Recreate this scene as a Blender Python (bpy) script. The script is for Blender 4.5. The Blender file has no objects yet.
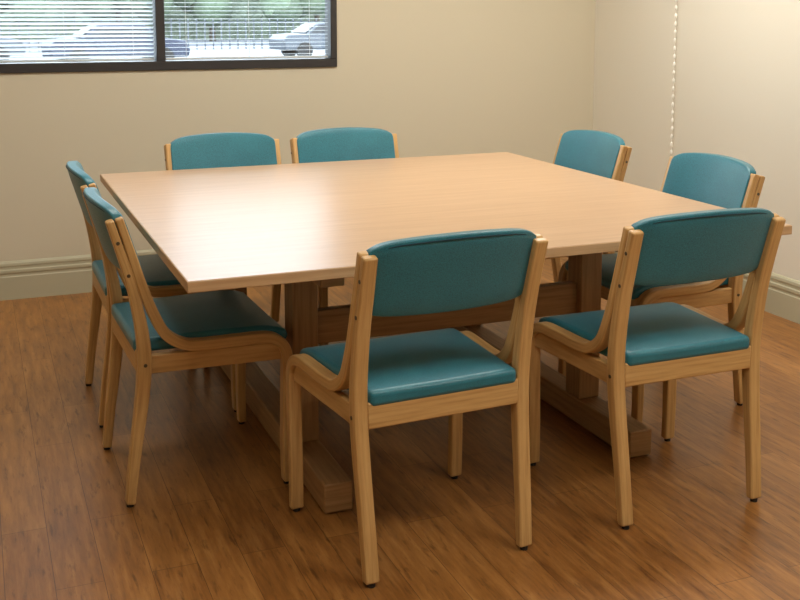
import bpy, bmesh, math, random
from mathutils import Vector, Matrix
random.seed(4)
S=bpy.context.scene
COL=S.collection
S.view_settings.view_transform='Standard'
S.view_settings.exposure=0.0

# ------------------------------------------------------------ helpers
def lin(r,g,b):
    f=lambda c:(c/255/12.92) if c/255<=0.04045 else ((c/255+0.055)/1.055)**2.4
    return (f(r),f(g),f(b),1)
def newmat(name):
    m=bpy.data.materials.new(name); m.use_nodes=True
    nt=m.node_tree; b=nt.nodes['Principled BSDF']
    return m,nt,b
def simple(name,col,rough=.5,metal=0,bump=None):
    m,nt,b=newmat(name)
    b.inputs['Base Color'].default_value=col; b.inputs['Roughness'].default_value=rough; b.inputs['Metallic'].default_value=metal
    if bump:
        n=nt.nodes.new('ShaderNodeTexNoise'); n.inputs['Scale'].default_value=bump[0]
        tc=nt.nodes.new('ShaderNodeTexCoord'); nt.links.new(tc.outputs['Object'],n.inputs['Vector'])
        bp=nt.nodes.new('ShaderNodeBump'); bp.inputs['Strength'].default_value=bump[1]; bp.inputs['Distance'].default_value=bump[2]
        nt.links.new(n.outputs['Fac'],bp.inputs['Height']); nt.links.new(bp.outputs[0],b.inputs['Normal'])
    return m
def mapping(nt,kind,scale,rot=(0,0,0)):
    tc=nt.nodes.new('ShaderNodeTexCoord'); mp=nt.nodes.new('ShaderNodeMapping')
    mp.inputs['Scale'].default_value=scale; mp.inputs['Rotation'].default_value=rot
    nt.links.new(tc.outputs[kind],mp.inputs['Vector']); return mp.outputs[0]
def noise(nt,vec,scale,detail=4,rough=.55):
    n=nt.nodes.new('ShaderNodeTexNoise'); n.inputs['Scale'].default_value=scale; n.inputs['Detail'].default_value=detail; n.inputs['Roughness'].default_value=rough
    nt.links.new(vec,n.inputs['Vector']); return n.outputs['Fac']
def ramp(nt,fac,stops):
    r=nt.nodes.new('ShaderNodeValToRGB'); e=r.color_ramp.elements
    e[0].position,e[0].color=stops[0]; e[1].position,e[1].color=stops[-1]
    for p,c in stops[1:-1]:
        q=e.new(p); q.color=c
    nt.links.new(fac,r.inputs['Fac']); return r.outputs['Color']
def mix(nt,a,b,fac,mode='MIX'):
    m=nt.nodes.new('ShaderNodeMix'); m.data_type='RGBA'; m.blend_type=mode
    if isinstance(fac,(int,float)): m.inputs['Factor'].default_value=fac
    else: nt.links.new(fac,m.inputs['Factor'])
    for k,v in (('A',a),('B',b)):
        s=[i for i in m.inputs if i.name==k and i.type=='RGBA'][0]
        if isinstance(v,tuple): s.default_value=v
        else: nt.links.new(v,s)
    return [o for o in m.outputs if o.type=='RGBA'][0]

# ------------------------------------------------------------ materials
def wood_mat(name,c1,c2,c3,rough=.42,kind='UV',scale=(1,1,1)):
    m,nt,b=newmat(name)
    v=mapping(nt,kind,scale)
    n1=noise(nt,v,1.0,5,.6)
    col=ramp(nt,n1,[(.3,c1),(.5,c2),(.7,c3)])
    nt.links.new(col,b.inputs['Base Color']); b.inputs['Roughness'].default_value=rough
    return m
M_chairwood=wood_mat('oak_bentwood',lin(182,140,84),lin(202,161,103),lin(213,176,118),.36,'UV',(5,110,1))
M_trestle=wood_mat('oak_trestle',lin(146,108,68),lin(166,128,84),lin(180,142,96),.5,'UV',(4,80,1))
M_top,nt,b=newmat('table_laminate')
v=mapping(nt,'Object',(1.6,26,10))
n1=noise(nt,v,1.5,6,.6)
c=ramp(nt,n1,[(.3,lin(192,156,122)),(.5,lin(199,164,130)),(.7,lin(205,171,138))])
v2=mapping(nt,'Object',(6,160,10)); n2=noise(nt,v2,1.0,3)
c=mix(nt,c,lin(176,141,108),ramp(nt,n2,[(.55,(0,0,0,1)),(.75,(.35,.35,.35,1))]))
nt.links.new(c,b.inputs['Base Color']); b.inputs['Roughness'].default_value=.32; b.inputs['Specular IOR Level'].default_value=.55
M_edge=wood_mat('table_edge_band',lin(188,150,108),lin(200,163,121),lin(210,175,134),.45,'UV',(3,60,1))
def fabric(name,c1,c2):
    m,nt,b=newmat(name)
    v=mapping(nt,'Object',(1,1,1))
    n=noise(nt,v,420,3,.7)
    n2=noise(nt,v,9,3,.5)
    col=ramp(nt,n,[(.32,c1),(.68,c2)])
    col=mix(nt,col,lin(54,142,160),ramp(nt,n2,[(.45,(0,0,0,1)),(.75,(.25,.25,.25,1))]))
    nt.links.new(col,b.inputs['Base Color']); b.inputs['Roughness'].default_value=.38
    b.inputs['Sheen Weight'].default_value=.12; b.inputs['Specular IOR Level'].default_value=.6
    bp=nt.nodes.new('ShaderNodeBump'); bp.inputs['Strength'].default_value=.35; bp.inputs['Distance'].default_value=.001
    nt.links.new(n,bp.inputs['Height']); nt.links.new(bp.outputs[0],b.inputs['Normal'])
    return m
M_fab=fabric('teal_upholstery',lin(8,84,102),lin(38,132,150))
M_pipe=simple('teal_piping',lin(8,58,72),.6)
M_steel=simple('bolt_steel',lin(96,86,70),.35,.7)
M_rubber=simple('black_glide',lin(28,26,24),.6)
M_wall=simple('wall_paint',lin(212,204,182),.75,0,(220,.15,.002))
M_wall_lit=simple('wall_paint_lit',lin(231,226,212),.75,0,(220,.15,.002))  # whiter than the other walls: window light put into the colour
M_ceil=simple('ceiling_paint',lin(235,232,222),.9,0,(90,.2,.003))
M_base=simple('baseboard_vinyl',lin(188,184,158),.5,0,(60,.05,.001))
M_frame=simple('window_frame_dark',lin(58,56,57),.45,.2)
M_chain=simple('chain_plastic',lin(250,248,240),.4)

# floor : vinyl wood plank (planks run towards the window wall)
M_floor,nt,b=newmat('floor_wood_plank')
v=mapping(nt,'Object',(1,1,1),(0,0,math.pi/2))
br=nt.nodes.new('ShaderNodeTexBrick'); nt.links.new(v,br.inputs['Vector'])
br.offset=.37; br.inputs['Scale'].default_value=1; br.inputs['Brick Width'].default_value=.92; br.inputs['Row Height'].default_value=.115
br.inputs['Mortar Size'].default_value=.0009; br.inputs['Mortar Smooth'].default_value=.5; br.inputs['Bias'].default_value=0
br.inputs['Color1'].default_value=(0,0,0,1); br.inputs['Color2'].default_value=(1,1,1,1); br.inputs['Mortar'].default_value=(.5,.5,.5,1)
plank=ramp(nt,br.outputs['Color'],[(0,lin(130,84,40)),(.5,lin(154,103,51)),(1,lin(173,121,64))])
vg=mapping(nt,'Object',(26,2.6,1)); g1=noise(nt,vg,1.6,7,.65)
grain=ramp(nt,g1,[(.30,lin(90,53,22)),(.5,lin(154,103,50)),(.68,lin(192,140,78))])
col=mix(nt,plank,grain,.52)
vd=mapping(nt,'Object',(60,9,1)); d1=noise(nt,vd,1.0,4,.6)
col=mix(nt,col,lin(76,44,20),ramp(nt,d1,[(.56,(0,0,0,1)),(.70,(.6,.6,.6,1))]))
col=mix(nt,col,lin(84,52,26),br.outputs['Fac'])
nt.links.new(col,b.inputs['Base Color'])
rr=nt.nodes.new('ShaderNodeMapRange'); rr.inputs['To Min'].default_value=.27; rr.inputs['To Max'].default_value=.42
nt.links.new(g1,rr.inputs['Value']); nt.links.new(rr.outputs[0],b.inputs['Roughness'])
bp=nt.nodes.new('ShaderNodeBump'); bp.inputs['Strength'].default_value=.2; bp.inputs['Distance'].default_value=.001
nt.links.new(g1,bp.inputs['Height']); nt.links.new(bp.outputs[0],b.inputs['Normal'])

# ------------------------------------------------------------ mesh utils
def finish(bm,name,mat,parent=None,bevel=0,seg=2,smooth=True,mats=None):
    bmesh.ops.recalc_face_normals(bm,faces=bm.faces)
    me=bpy.data.meshes.new(name); bm.to_mesh(me); bm.free()
    for m in (mats or [mat]): me.materials.append(m)
    if smooth:
        for p in me.polygons: p.use_smooth=True
        me.set_sharp_from_angle(angle=math.radians(35))
    o=bpy.data.objects.new(name,me); COL.objects.link(o)
    if parent: o.parent=parent
    if bevel:
        md=o.modifiers.new('bevel','BEVEL'); md.width=bevel; md.segments=seg; md.limit_method='ANGLE'; md.angle_limit=math.radians(40); md.harden_normals=False
    return o
def add_box(bm,x0,x1,y0,y1,z0,z1,mi=0):
    uvl=bm.loops.layers.uv.verify()
    v=[bm.verts.new((x,y,z)) for x in (x0,x1) for y in (y0,y1) for z in (z0,z1)]
    D=[x1-x0,y1-y0,z1-z0]; la=D.index(max(D))
    off=random.random()*5
    for f in ((0,1,3,2),(4,6,7,5),(0,4,5,1),(2,3,7,6),(0,2,6,4),(1,5,7,3)):
        fc=bm.faces.new([v[i] for i in f]); fc.material_index=mi
        fc.normal_update(); n=fc.normal
        ax=[abs(n[i]) for i in range(3)].index(max(abs(n[i]) for i in range(3)))
        rest=[i for i in range(3) if i!=ax]
        u=la if la in rest else rest[0]; w=[i for i in rest if i!=u][0]
        for l in fc.loops: l[uvl].uv=(l.vert.co[u]+off,l.vert.co[w]+off)
def catmull(P,n=6):
    out=[]
    Q=[P[0]]+list(P)+[P[-1]]
    for i in range(1,len(Q)-2):
        p0,p1,p2,p3=Q[i-1],Q[i],Q[i+1],Q[i+2]
        for k in range(n):
            t=k/n
            out.append(tuple(.5*((2*b_)+(-a+c_)*t+(2*a-5*b_+4*c_-d)*t*t+(-a+3*b_-3*c_+d)*t**3) for a,b_,c_,d in zip(p0,p1,p2,p3)))
    out.append(tuple(P[-1])); return out
def hw(y,z):
    """half width of the chair side frame: the chair is wider at the front legs"""
    return .217+.015*z/.83+.034*max(0,min(1,y/.45))*(1-.25*z/.83)
def sweep(bm,path,sgn,wid,inset=0):
    """rectangular bentwood strip: path=(y,z,thickness), following the side-frame plane"""
    uvl=bm.loops.layers.uv.verify()
    pts=catmull(path); rings=[]; L=0; off=random.random()*7
    for i,p in enumerate(pts):
        a=pts[max(i-1,0)]; c_=pts[min(i+1,len(pts)-1)]
        t=Vector((c_[0]-a[0],c_[1]-a[1])).normalized(); n=Vector((-t.y,t.x))
        if i: L+=math.hypot(p[0]-pts[i-1][0],p[1]-pts[i-1][1])
        h=p[2]/2; xc=sgn*(hw(p[0],p[1])-inset)
        a1=(p[0]+n.x*h,p[1]+n.y*h); a2=(p[0]-n.x*h,p[1]-n.y*h)
        ring=[bm.verts.new((xc-wid/2,a1[0],a1[1])),bm.verts.new((xc+wid/2,a1[0],a1[1])),bm.verts.new((xc+wid/2,a2[0],a2[1])),bm.verts.new((xc-wid/2,a2[0],a2[1]))]
        rings.append((ring,L))
    vv=[0,wid,wid+.03,2*wid+.03,2*wid+.06]
    for (r1,l1),(r2,l2) in zip(rings,rings[1:]):
        for k in range(4):
            k2=(k+1)%4
            f=bm.faces.new([r1[k],r1[k2],r2[k2],r2[k]])
            for l,u in zip(f.loops,((l1,vv[k]),(l1,vv[k+1]),(l2,vv[k+1]),(l2,vv[k]))): l[uvl].uv=(u[0]+off,u[1]+off)
    bm.faces.new(rings[0][0][::-1]); bm.faces.new(rings[-1][0])
def cyl(bm,c,axis,r,h,n=16):
    m=Matrix.Translation(Vector(c))
    if axis=='x': m=m@Matrix.Rotation(math.pi/2,4,'Y')
    if axis=='y': m=m@Matrix.Rotation(math.pi/2,4,'X')
    bmesh.ops.create_cone(bm,cap_ends=True,segments=n,radius1=r,radius2=r,depth=h,matrix=m)
def grid_pad(nx,ny,func):
    """closed cushion; func(u,v,side)->(x,y,z); u,v in -1..1, side 0 bottom,1 top"""
    bm=bmesh.new()
    G=[[[bm.verts.new(func(-1+2*i/nx,-1+2*j/ny,s)) for j in range(ny+1)] for i in range(nx+1)] for s in (0,1)]
    for s in (0,1):
        for i in range(nx):
            for j in range(ny):
                q=[G[s][i][j],G[s][i+1][j],G[s][i+1][j+1],G[s][i][j+1]]
                bm.faces.new(q if s else q[::-1])
    per=[(i,0) for i in range(nx)]+[(nx,j) for j in range(ny)]+[(i,ny) for i in range(nx,0,-1)]+[(0,j) for j in range(ny,0,-1)]
    for k in range(len(per)):
        a=per[k]; b_=per[(k+1)%len(per)]
        bm.faces.new([G[0][a[0]][a[1]],G[0][b_[0]][b_[1]],G[1][b_[0]][b_[1]],G[1][a[0]][a[1]]])
    return bm,[G[0][i][j].co.copy() for i,j in per]

# ------------------------------------------------------------ chair
def rsq(u,v,asp=2.1):
    k=.055
    return u*(1-k*max(0,abs(v))**10*abs(u)**4), v*(1-k*asp*max(0,abs(u))**10*abs(v)**4)
def pad_center(u,vz):
    zb=.668
    zt=.854+.020*(1-u*u)
    z=zb-.004*(1-u*u)+(zt-zb)*vz
    tilt=-(z-.68)*.30
    y=.040+tilt-.030*(1-u*u)
    return z,y
def back_func(u,v,s):
    uu,vv=rsq(u,v)
    vz=(vv+1)/2
    z,y=pad_center(uu,vz)
    half=.230
    th=.021*(1-.25*abs(u)**6)*(1-.25*abs(v)**6)
    y+= th if s else -th
    return (uu*half,y,z)
def seat_func(u,v,s):
    y=.248+.222*v
    half=hw(y,.45)-.0205
    dome=.012*(1-u*u)*(1-v*v)
    z=.482+dome-.012*(1-abs(u)**1.5)*.3
    if v>.6: z-=.020*((v-.6)/.4)**2
    if not s: z=.440 - (.010*((v-.6)/.4)**2 if v>.6 else 0)
    return (u*half,y,z)
def smooth_curve_tube(pts,r,name,mat):
    cu=bpy.data.curves.new(name,'CURVE'); cu.dimensions='3D'; cu.bevel_depth=r; cu.bevel_resolution=2
    sp=cu.splines.new('POLY'); sp.points.add(len(pts)-1); sp.use_cyclic_u=True
    for i,p in enumerate(pts): sp.points[i].co=(*p,1)
    cu.materials.append(mat); return cu
def build_chair_parts():
    parts=[]
    post=[(0,.010,.026),(.016,.14,.030),(.040,.31,.036),(.050,.42,.038),(.044,.52,.034),(.022,.64,.028),(-.006,.74,.024),(-.033,.830,.022)]
    arm=[(-.008,.836,.022),(.019,.745,.024),(.048,.645,.027),(.075,.565,.030),(.109,.498,.031),(.158,.463,.031),(.21,.455,.031),(.31,.456,.031),(.385,.456,.031),(.425,.446,.031),(.450,.418,.032),(.457,.37,.032),(.455,.25,.030),(.452,.12,.028),(.454,.010,.026)]
    for nm,path in (('back_post',post),('bent_arm_front_leg',arm)):
        for k,s in enumerate((-1,1)):
            bm=bmesh.new(); sweep(bm,path,s,.037)
            parts.append(finish(bm,f'{nm}_{k+1}',M_chairwood,None,.005,3))
    wr=hw(.04,.42)-.016; wf=hw(.447,.41)-.016
    bm=bmesh.new(); add_box(bm,-wr,wr,.030,.056,.385,.452); parts.append(finish(bm,'rear_rail',M_chairwood,None,.004,2))
    bm=bmesh.new(); add_box(bm,-wf,wf,.438,.460,.385,.440); parts.append(finish(bm,'front_rail',M_chairwood,None,.004,2))
    rail=[(.055,.4115,.053),(.18,.4115,.053),(.32,.4115,.053),(.447,.4115,.053)]
    for k,s in enumerate((-1,1)):
        bm=bmesh.new(); sweep(bm,rail,s,.022,.005); parts.append(finish(bm,f'side_rail_{k+1}',M_chairwood,None,.003,2))
    bm,_=grid_pad(16,16,seat_func); parts.append(finish(bm,'seat',M_fab,None,.013,4))
    bm,per=grid_pad(28,16,back_func); parts.append(finish(bm,'backrest',M_fab,None,.012,4))
    c=sum(per,Vector())/len(per)
    pts=[Vector((p.x*.955,p.y-.0008,c.z+(p.z-c.z)*.90)) for p in per]
    cu=smooth_curve_tube(pts,.0018,'backrest_piping',M_pipe)
    o=bpy.data.objects.new('backrest_piping',cu); COL.objects.link(o); parts.append(o)
    bm=bmesh.new()
    for s in (-1,1):
        for (y,z) in ((-.014,.768),(.012,.675),(.050,.415)):
            cyl(bm,(s*(hw(y,z)+.0185),y,z),'x',.0052,.003,14)
    parts.append(finish(bm,'bolts',M_steel))
    bm=bmesh.new()
    for s in (-1,1):
        for y in (0,.454): cyl(bm,(s*hw(y,0),y,.005),'z',.010,.0105,16)
    parts.append(finish(bm,'glides',M_rubber))
    return parts
proto=build_chair_parts()
def place_chair(x,y,rot,first):
    e=bpy.data.objects.new('dining_chair',None); e.empty_display_size=.2; COL.objects.link(e)
    e.location=(x,y,0); e.rotation_euler=(0,0,rot)
    for p in proto:
        if first: o=p
        else:
            o=p.copy(); COL.objects.link(o)
        o.parent=e
H=math.pi/2
chairs=[(-.332,-1.178,.050),(.412,-1.171,.002),(-1.043,-.318,.033-H),(-1.043,.312,.005-H),
        (-.398,1.05,math.pi+.01),(.163,1.055,math.pi-.01),(1.125,.52,H+.02),(1.100,-.33,H-.02)]
for i,c in enumerate(chairs): place_chair(*c,i==0)

# ------------------------------------------------------------ table
T=bpy.data.objects.new('conference_table',None); COL.objects.link(T)
TW,TD=.932,.943
bm=bmesh.new(); add_box(bm,-TW+.003,TW-.003,-TD+.003,TD-.003,.7385,.7400); finish(bm,'laminate_surface',M_top,T)
bm=bmesh.new(); add_box(bm,-TW,TW,-TD,TD,.711,.7390); finish(bm,'top_edge_board',M_edge,T,.002,2)
for k,s in enumerate((-1,1)):
    bm=bmesh.new(); add_box(bm,s*.5-.042,s*.5+.042,-.80,.80,.004,.090); finish(bm,f'floor_beam_{k+1}',M_trestle,T,.006,3)
    bm=bmesh.new(); add_box(bm,s*.5-.035,s*.5+.035,-.76,.76,.640,.711); finish(bm,f'top_beam_{k+1}',M_trestle,T,.004,2)
    for j,t in enumerate((-1,1)):
        bm=bmesh.new(); add_box(bm,s*.5-.040,s*.5+.040,t*.45-.045,t*.45+.045,.090,.640); finish(bm,f'post_{k*2+j+1}',M_trestle,T,.005,3)
for j,t in enumerate((-1,1)):
    bm=bmesh.new(); add_box(bm,-.461,.461,t*.45-.018,t*.45+.018,.385,.490); finish(bm,f'stretcher_{j+1}',M_trestle,T,.004,2)
bm=bmesh.new()
for s in (-1,1):
    for t in (-1,1): cyl(bm,(s*.5,t*.76,.003),'z',.025,.006)
finish(bm,'floor_pads',M_rubber,T)

# ------------------------------------------------------------ room
YB,XR,XL,YF,ZC=1.933,2.025,-3.3,-5.6,2.65
WT=.16
bm=bmesh.new(); add_box(bm,XL-WT,XR+WT,YF-WT,YB+WT,-.1,0); finish(bm,'floor',M_floor,smooth=False)
bm=bmesh.new(); add_box(bm,XL-WT,XR+WT,YF-WT,YB+WT,ZC,ZC+.1); finish(bm,'ceiling',M_ceil,smooth=False)
WX0,WX1,WZ0,WZ1=-1.455,.418,1.105,2.25
bm=bmesh.new()
add_box(bm,XL-WT,WX0,YB,YB+WT,0,ZC); add_box(bm,WX1,XR+WT,YB,YB+WT,0,ZC)
add_box(bm,WX0,WX1,YB,YB+WT,0,WZ0); add_box(bm,WX0,WX1,YB,YB+WT,WZ1,ZC)
finish(bm,'wall_back',M_wall,smooth=False)
bm=bmesh.new(); add_box(bm,XR,XR+WT,YF-WT,YB,0,ZC); finish(bm,'wall_right',M_wall_lit,smooth=False)
bm=bmesh.new(); add_box(bm,XL-WT,XL,YF-WT,YB,0,ZC); finish(bm,'wall_left',M_wall,smooth=False)
bm=bmesh.new(); add_box(bm,XL,XR,YF-WT,YF,0,ZC); finish(bm,'wall_front',M_wall,smooth=False)
prof=[(0,0),(.016,0),(.016,.112),(.013,.117),(.013,.128),(.017,.133),(.017,.146),(.012,.151),(.012,.163),(.015,.168),(.013,.180),(.006,.189),(0,.190)]
def baseboard(name,p0,p1,nrm):
    bm=bmesh.new()
    r=[[bm.verts.new((p[0]+nrm[0]*d,p[1]+nrm[1]*d,z)) for d,z in prof] for p in (p0,p1)]
    for i in range(len(prof)-1): bm.faces.new([r[0][i],r[1][i],r[1][i+1],r[0][i+1]])
    bm.faces.new(r[0]); bm.faces.new(r[1][::-1])
    finish(bm,name,M_base,smooth=False)
baseboard('baseboard_back',(XL,YB),(XR,YB),(0,-1))
baseboard('baseboard_right',(XR,YB-.017),(XR,YF),(-1,0))
baseboard('baseboard_left',(XL,YB-.017),(XL,YF),(1,0))

# window
WN=bpy.data.objects.new('window_1',None); COL.objects.link(WN)
fw=.045; XM=-.512
bm=bmesh.new()
y0,y1=YB-.012,YB+.09
add_box(bm,WX0,WX1,y0,y1,WZ0,WZ0+fw); add_box(bm,WX0,WX1,y0,y1,WZ1-fw,WZ1)
add_box(bm,WX0,WX0+fw,y0,y1,WZ0+fw,WZ1-fw); add_box(bm,WX1-.035,WX1,y0,y1,WZ0+fw,WZ1-fw)
add_box(bm,XM-.022,XM+.022,y0,y1,WZ0+fw,WZ1-fw)
finish(bm,'frame',M_frame,WN,.003,2)
mg,nt,b=newmat('window_glass')
nt.nodes.remove(b); tr=nt.nodes.new('ShaderNodeBsdfTransparent'); tr.inputs[0].default_value=(.96,.98,.98,1)
gl=nt.nodes.new('ShaderNodeBsdfGlossy'); gl.inputs['Roughness'].default_value=.03
mx=nt.nodes.new('ShaderNodeMixShader'); mx.inputs[0].default_value=.05
nt.links.new(tr.outputs[0],mx.inputs[1]); nt.links.new(gl.outputs[0],mx.inputs[2]); nt.links.new(mx.outputs[0],nt.nodes['Material Output'].inputs[0])
bm=bmesh.new()
for a,c_ in ((WX0+fw,XM-.022),(XM+.022,WX1-.035)): add_box(bm,a,c_,YB+.066,YB+.070,WZ0+fw,WZ1-fw)
finish(bm,'glass_panes',mg,WN,smooth=False)
# blinds
ms,nt,b=newmat('blind_slat'); b.inputs['Base Color'].default_value=lin(240,242,242); b.inputs['Roughness'].default_value=.5
tl=nt.nodes.new('ShaderNodeBsdfTranslucent'); tl.inputs[0].default_value=(.55,.58,.58,1)
mx=nt.nodes.new('ShaderNodeMixShader'); mx.inputs[0].default_value=.4
nt.links.new(b.outputs[0],mx.inputs[1]); nt.links.new(tl.outputs[0],mx.inputs[2]); nt.links.new(mx.outputs[0],nt.nodes['Material Output'].inputs[0])
def blind(x0,x1,tilt,zbot):
    e=bpy.data.objects.new('venetian_blind',None); COL.objects.link(e); e.location=(0,0,0)
    bm=bmesh.new(); yc=YB+.030; z=zbot+.022
    w=.0125; c_,s_=math.cos(tilt)*w,math.sin(tilt)*w
    while z<WZ1-fw-.04:
        pr=[(-1,0),(-.33,.0016),(.33,.0016),(1,0)]
        vs=[]
        for x in (x0,x1):
            vs.append([bm.verts.new((x,yc+t*c_,z+t*s_+h)) for t,h in pr])
        for k in range(3): bm.faces.new([vs[0][k],vs[1][k],vs[1][k+1],vs[0][k+1]])
        z+=.0205
    finish(bm,'slats',ms,e)
    bm=bmesh.new(); add_box(bm,x0,x1,yc-.012,yc+.012,zbot,zbot+.012); add_box(bm,x0,x1,yc-.02,yc+.02,WZ1-fw-.035,WZ1-fw-.002); finish(bm,'rails',ms,e,.002,2)
    bm=bmesh.new()
    for f in (.12,.5,.88):
        x=x0+(x1-x0)*f; add_box(bm,x-.001,x+.001,yc-.0135,yc-.0125,zbot,WZ1-fw-.03)
    finish(bm,'ladder_cords',ms,e,smooth=False)
blind(WX0+fw+.006,XM-.028,math.radians(-28),WZ0+fw+.004)
blind(XM+.028,WX1-.041,math.radians(-3),WZ0+fw+.004)

# bead chain hanging on right wall
bm=bmesh.new(); z=.62
CX,CY=XR-.022,1.13
while z<2.3:
    m=Matrix.Translation((CX,CY,z))@Matrix.Diagonal((1,1,1.9,1))
    bmesh.ops.create_uvsphere(bm,u_segments=10,v_segments=8,radius=.0075,matrix=m); z+=.042
cyl(bm,(CX,CY,1.46),'z',.0014,1.7,8)
for f in bm.faces: f.material_index=0
add_box(bm,CX-.012,XR,CY-.015,CY+.015,2.29,2.33)
finish(bm,'blind_pull_chain',M_chain)

# ------------------------------------------------------------ outside
M_asph=simple('outside_asphalt',lin(112,114,120),.9,0,(20,.3,.01))
bm=bmesh.new(); add_box(bm,-70,90,YB+.3,140,-.6,-.4); finish(bm,'ground_outside',M_asph,smooth=False)
M_carw=simple('car_paint_silver',lin(70,75,82),.45,0)
M_carb=simple('car_paint_blue',lin(26,34,56),.45,0)
M_glass=simple('car_glass',lin(14,18,24),.35)
def car(x,y,rot,paint):
    e=bpy.data.objects.new('parked_car',None); COL.objects.link(e); e.location=(x,y,-.4); e.rotation_euler=(0,0,rot)
    pr=[(-2.25,.35),(-2.3,.75),(-2.1,.95),(-1.3,1.0),(-.75,1.42),(.75,1.45),(1.45,1.0),(2.15,.88),(2.3,.6),(2.25,.35)]
    bm=bmesh.new()
    def sec(p,w):
        k=.78 if p[1]>1.2 else 1
        return bm.verts.new((p[0],w*k,p[1]))
    A=[sec(p,-.88) for p in pr]; B=[sec(p,.88) for p in pr]
    for i in range(len(pr)):
        j=(i+1)%len(pr); bm.faces.new([A[i],A[j],B[j],B[i]])
    bm.faces.new(A[::-1]); bm.faces.new(B)
    finish(bm,'body',paint,e,.06,3)
    bm=bmesh.new()
    for s in (-1,1):
        q=[(-1.12,1.03),(-.66,1.35),(-.02,1.38),(-.02,1.03)]; q2=[(.04,1.03),(.04,1.38),(.66,1.38),(1.18,1.03)]
        for Q in (q,q2): bm.faces.new([bm.verts.new((a,s*(.895 if b_<1.2 else .73),b_)) for a,b_ in Q])
    for xx,z0,x2,z2 in ((-1.33,1.02,-.80,1.38),(1.42,1.04,.82,1.41)):
        bm.faces.new([bm.verts.new((xx*1.01,-.8,z0+.02)),bm.verts.new((xx*1.01,.8,z0+.02)),bm.verts.new((x2*1.04,.66,z2)),bm.verts.new((x2*1.04,-.66,z2))])
    finish(bm,'windows',M_glass,e,smooth=False)
    bm=bmesh.new()
    for xx in (-1.4,1.4):
        for yy in (-.82,.82): cyl(bm,(xx,yy,.33),'y',.33,.22,24)
    finish(bm,'wheels',M_rubber,e)
car(3.1,33.2,.10,M_carb)
car(-2.0,36.5,.1,M_carw)
car(12.3,38.5,.1,M_carw)
car(-6.5,33,.1,M_carb)
M_fence=simple('fence_metal',lin(84,88,94),.6)
bm=bmesh.new()
xx=-14
while xx<40:
    add_box(bm,xx,xx+.06,50,50.05,-.4,1.15); xx+=.42
add_box(bm,-14,40,50,50.04,.95,1.0); add_box(bm,-14,40,50,50.04,-.2,-.15)
finish(bm,'fence',M_fence,smooth=False)
M_leaf=simple('tree_foliage',lin(96,110,88),.9,0,(3,.8,.2)); M_bark=simple('tree_bark',lin(80,72,62),.9)
for k in range(12):
    tx=-26+k*6.5+random.uniform(-1,1); ty=62+random.uniform(-2,4)
    e=bpy.data.objects.new('tree',None); COL.objects.link(e); e.location=(tx,ty,-.4)
    bm=bmesh.new(); bmesh.ops.create_cone(bm,cap_ends=True,segments=12,radius1=.22,radius2=.12,depth=3,matrix=Matrix.Translation((0,0,1.5))); finish(bm,'trunk',M_bark,e)
    bm=bmesh.new()
    for q in range(26):
        zz=random.uniform(2.2,7)
        bmesh.ops.create_icosphere(bm,subdivisions=2,radius=random.uniform(.7,1.4),matrix=Matrix.Translation((random.uniform(-2.6,2.6),random.uniform(-1.5,1.5),zz)))
    for v_ in bm.verts: v_.co+=Vector((random.uniform(-.12,.12),random.uniform(-.12,.12),random.uniform(-.12,.12)))
    finish(bm,'foliage',M_leaf,e)
# clipped hedge closing the far side of the car park
M_hedge=simple('hedge_leaves',lin(122,132,114),.95,0,(2,.8,.2))
bm=bmesh.new(); n=150
rows=[(70.0,-.4),(69.7,1.2),(69.8,2.6),(70.2,3.6),(71.2,3.9),(72.4,3.5),(72.6,-.4)]
G=[[bm.verts.new((-34+i*.6,y+random.uniform(-.18,.18),z+(random.uniform(-.15,.15) if z>0 else 0))) for y,z in rows] for i in range(n)]
for i in range(n-1):
    for j in range(len(rows)-1): bm.faces.new([G[i][j],G[i+1][j],G[i+1][j+1],G[i][j+1]])
finish(bm,'hedge',M_hedge,smooth=False)

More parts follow.
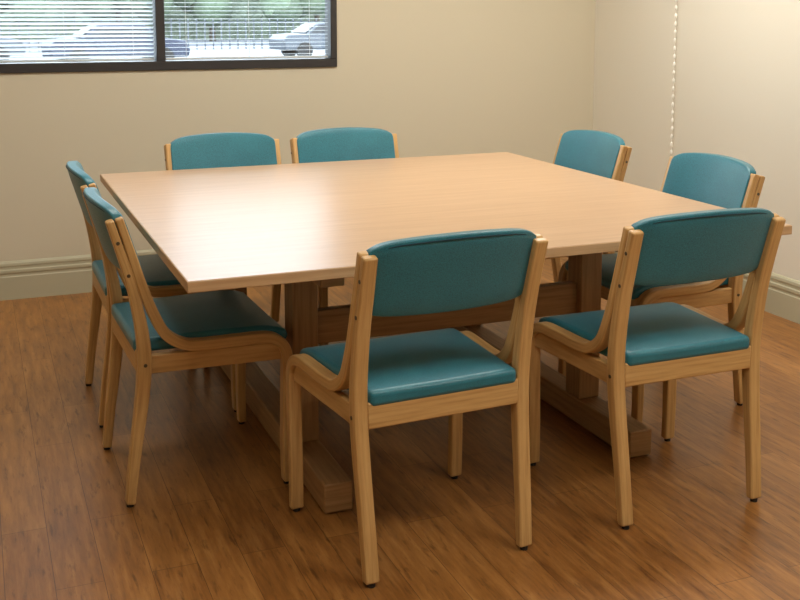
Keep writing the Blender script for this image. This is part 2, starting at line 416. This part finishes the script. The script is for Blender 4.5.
# ------------------------------------------------------------ lights
Wd=bpy.data.worlds.new('sky'); S.world=Wd; Wd.use_nodes=True
bg=Wd.node_tree.nodes['Background']; bg.inputs[0].default_value=(.78,.89,1.0,1); bg.inputs[1].default_value=8.5
def area(name,loc,rot,sx,sy,power,col,portal=False,parent=None):
    l=bpy.data.lights.new(name,'AREA'); l.shape='RECTANGLE'; l.size=sx; l.size_y=sy; l.energy=power; l.color=col
    if portal: l.cycles.is_portal=True
    o=bpy.data.objects.new(name,l); COL.objects.link(o); o.location=loc; o.rotation_euler=rot
    if parent: o.parent=parent
    return o
area('window_portal',((WX0+WX1)/2,YB+.13,(WZ0+WZ1)/2),(-H,0,0),WX1-WX0,WZ1-WZ0,1,(1,1,1),True)
M_fill_housing=simple('fill_housing',lin(235,235,235),.5)
me_,nt,b=newmat('fill_diffuser'); b.inputs['Base Color'].default_value=(.9,.9,.9,1); b.inputs['Emission Color'].default_value=(1,.95,.86,1); b.inputs['Emission Strength'].default_value=2
def fill_troffer(x,y,p):  # unseen fixture added to brighten the room and right wall
    e=bpy.data.objects.new('ceiling_fill_light',None); COL.objects.link(e); e.location=(x,y,ZC)
    bm=bmesh.new()
    add_box(bm,-.62,.62,-.32,-.30,-.035,0);add_box(bm,-.62,.62,.30,.32,-.035,0);add_box(bm,-.62,-.60,-.30,.30,-.035,0);add_box(bm,.60,.62,-.30,.30,-.035,0)
    finish(bm,'housing',M_fill_housing,e)
    bm=bmesh.new(); add_box(bm,-.60,.60,-.30,.30,-.02,-.005); finish(bm,'diffuser',me_,e,smooth=False)
    area('fill_lamp',(0,0,-.04),(0,0,0),1.18,.58,p,(1,.95,.85),parent=e)
fill_troffer(-.9,-2.6,18); fill_troffer(1.0,-2.6,24); fill_troffer(-.9,.3,20); fill_troffer(1.0,.3,35)

# ------------------------------------------------------------ camera
cd=bpy.data.cameras.new('camera'); cd.sensor_width=36; cd.lens=1058.05/800*36; cd.shift_y=-.1875
co=bpy.data.objects.new('camera',cd); COL.objects.link(co)
co.location=(-1.391,-3.467,1.387); co.rotation_euler=(H-.128,0,-.383)
S.camera=co
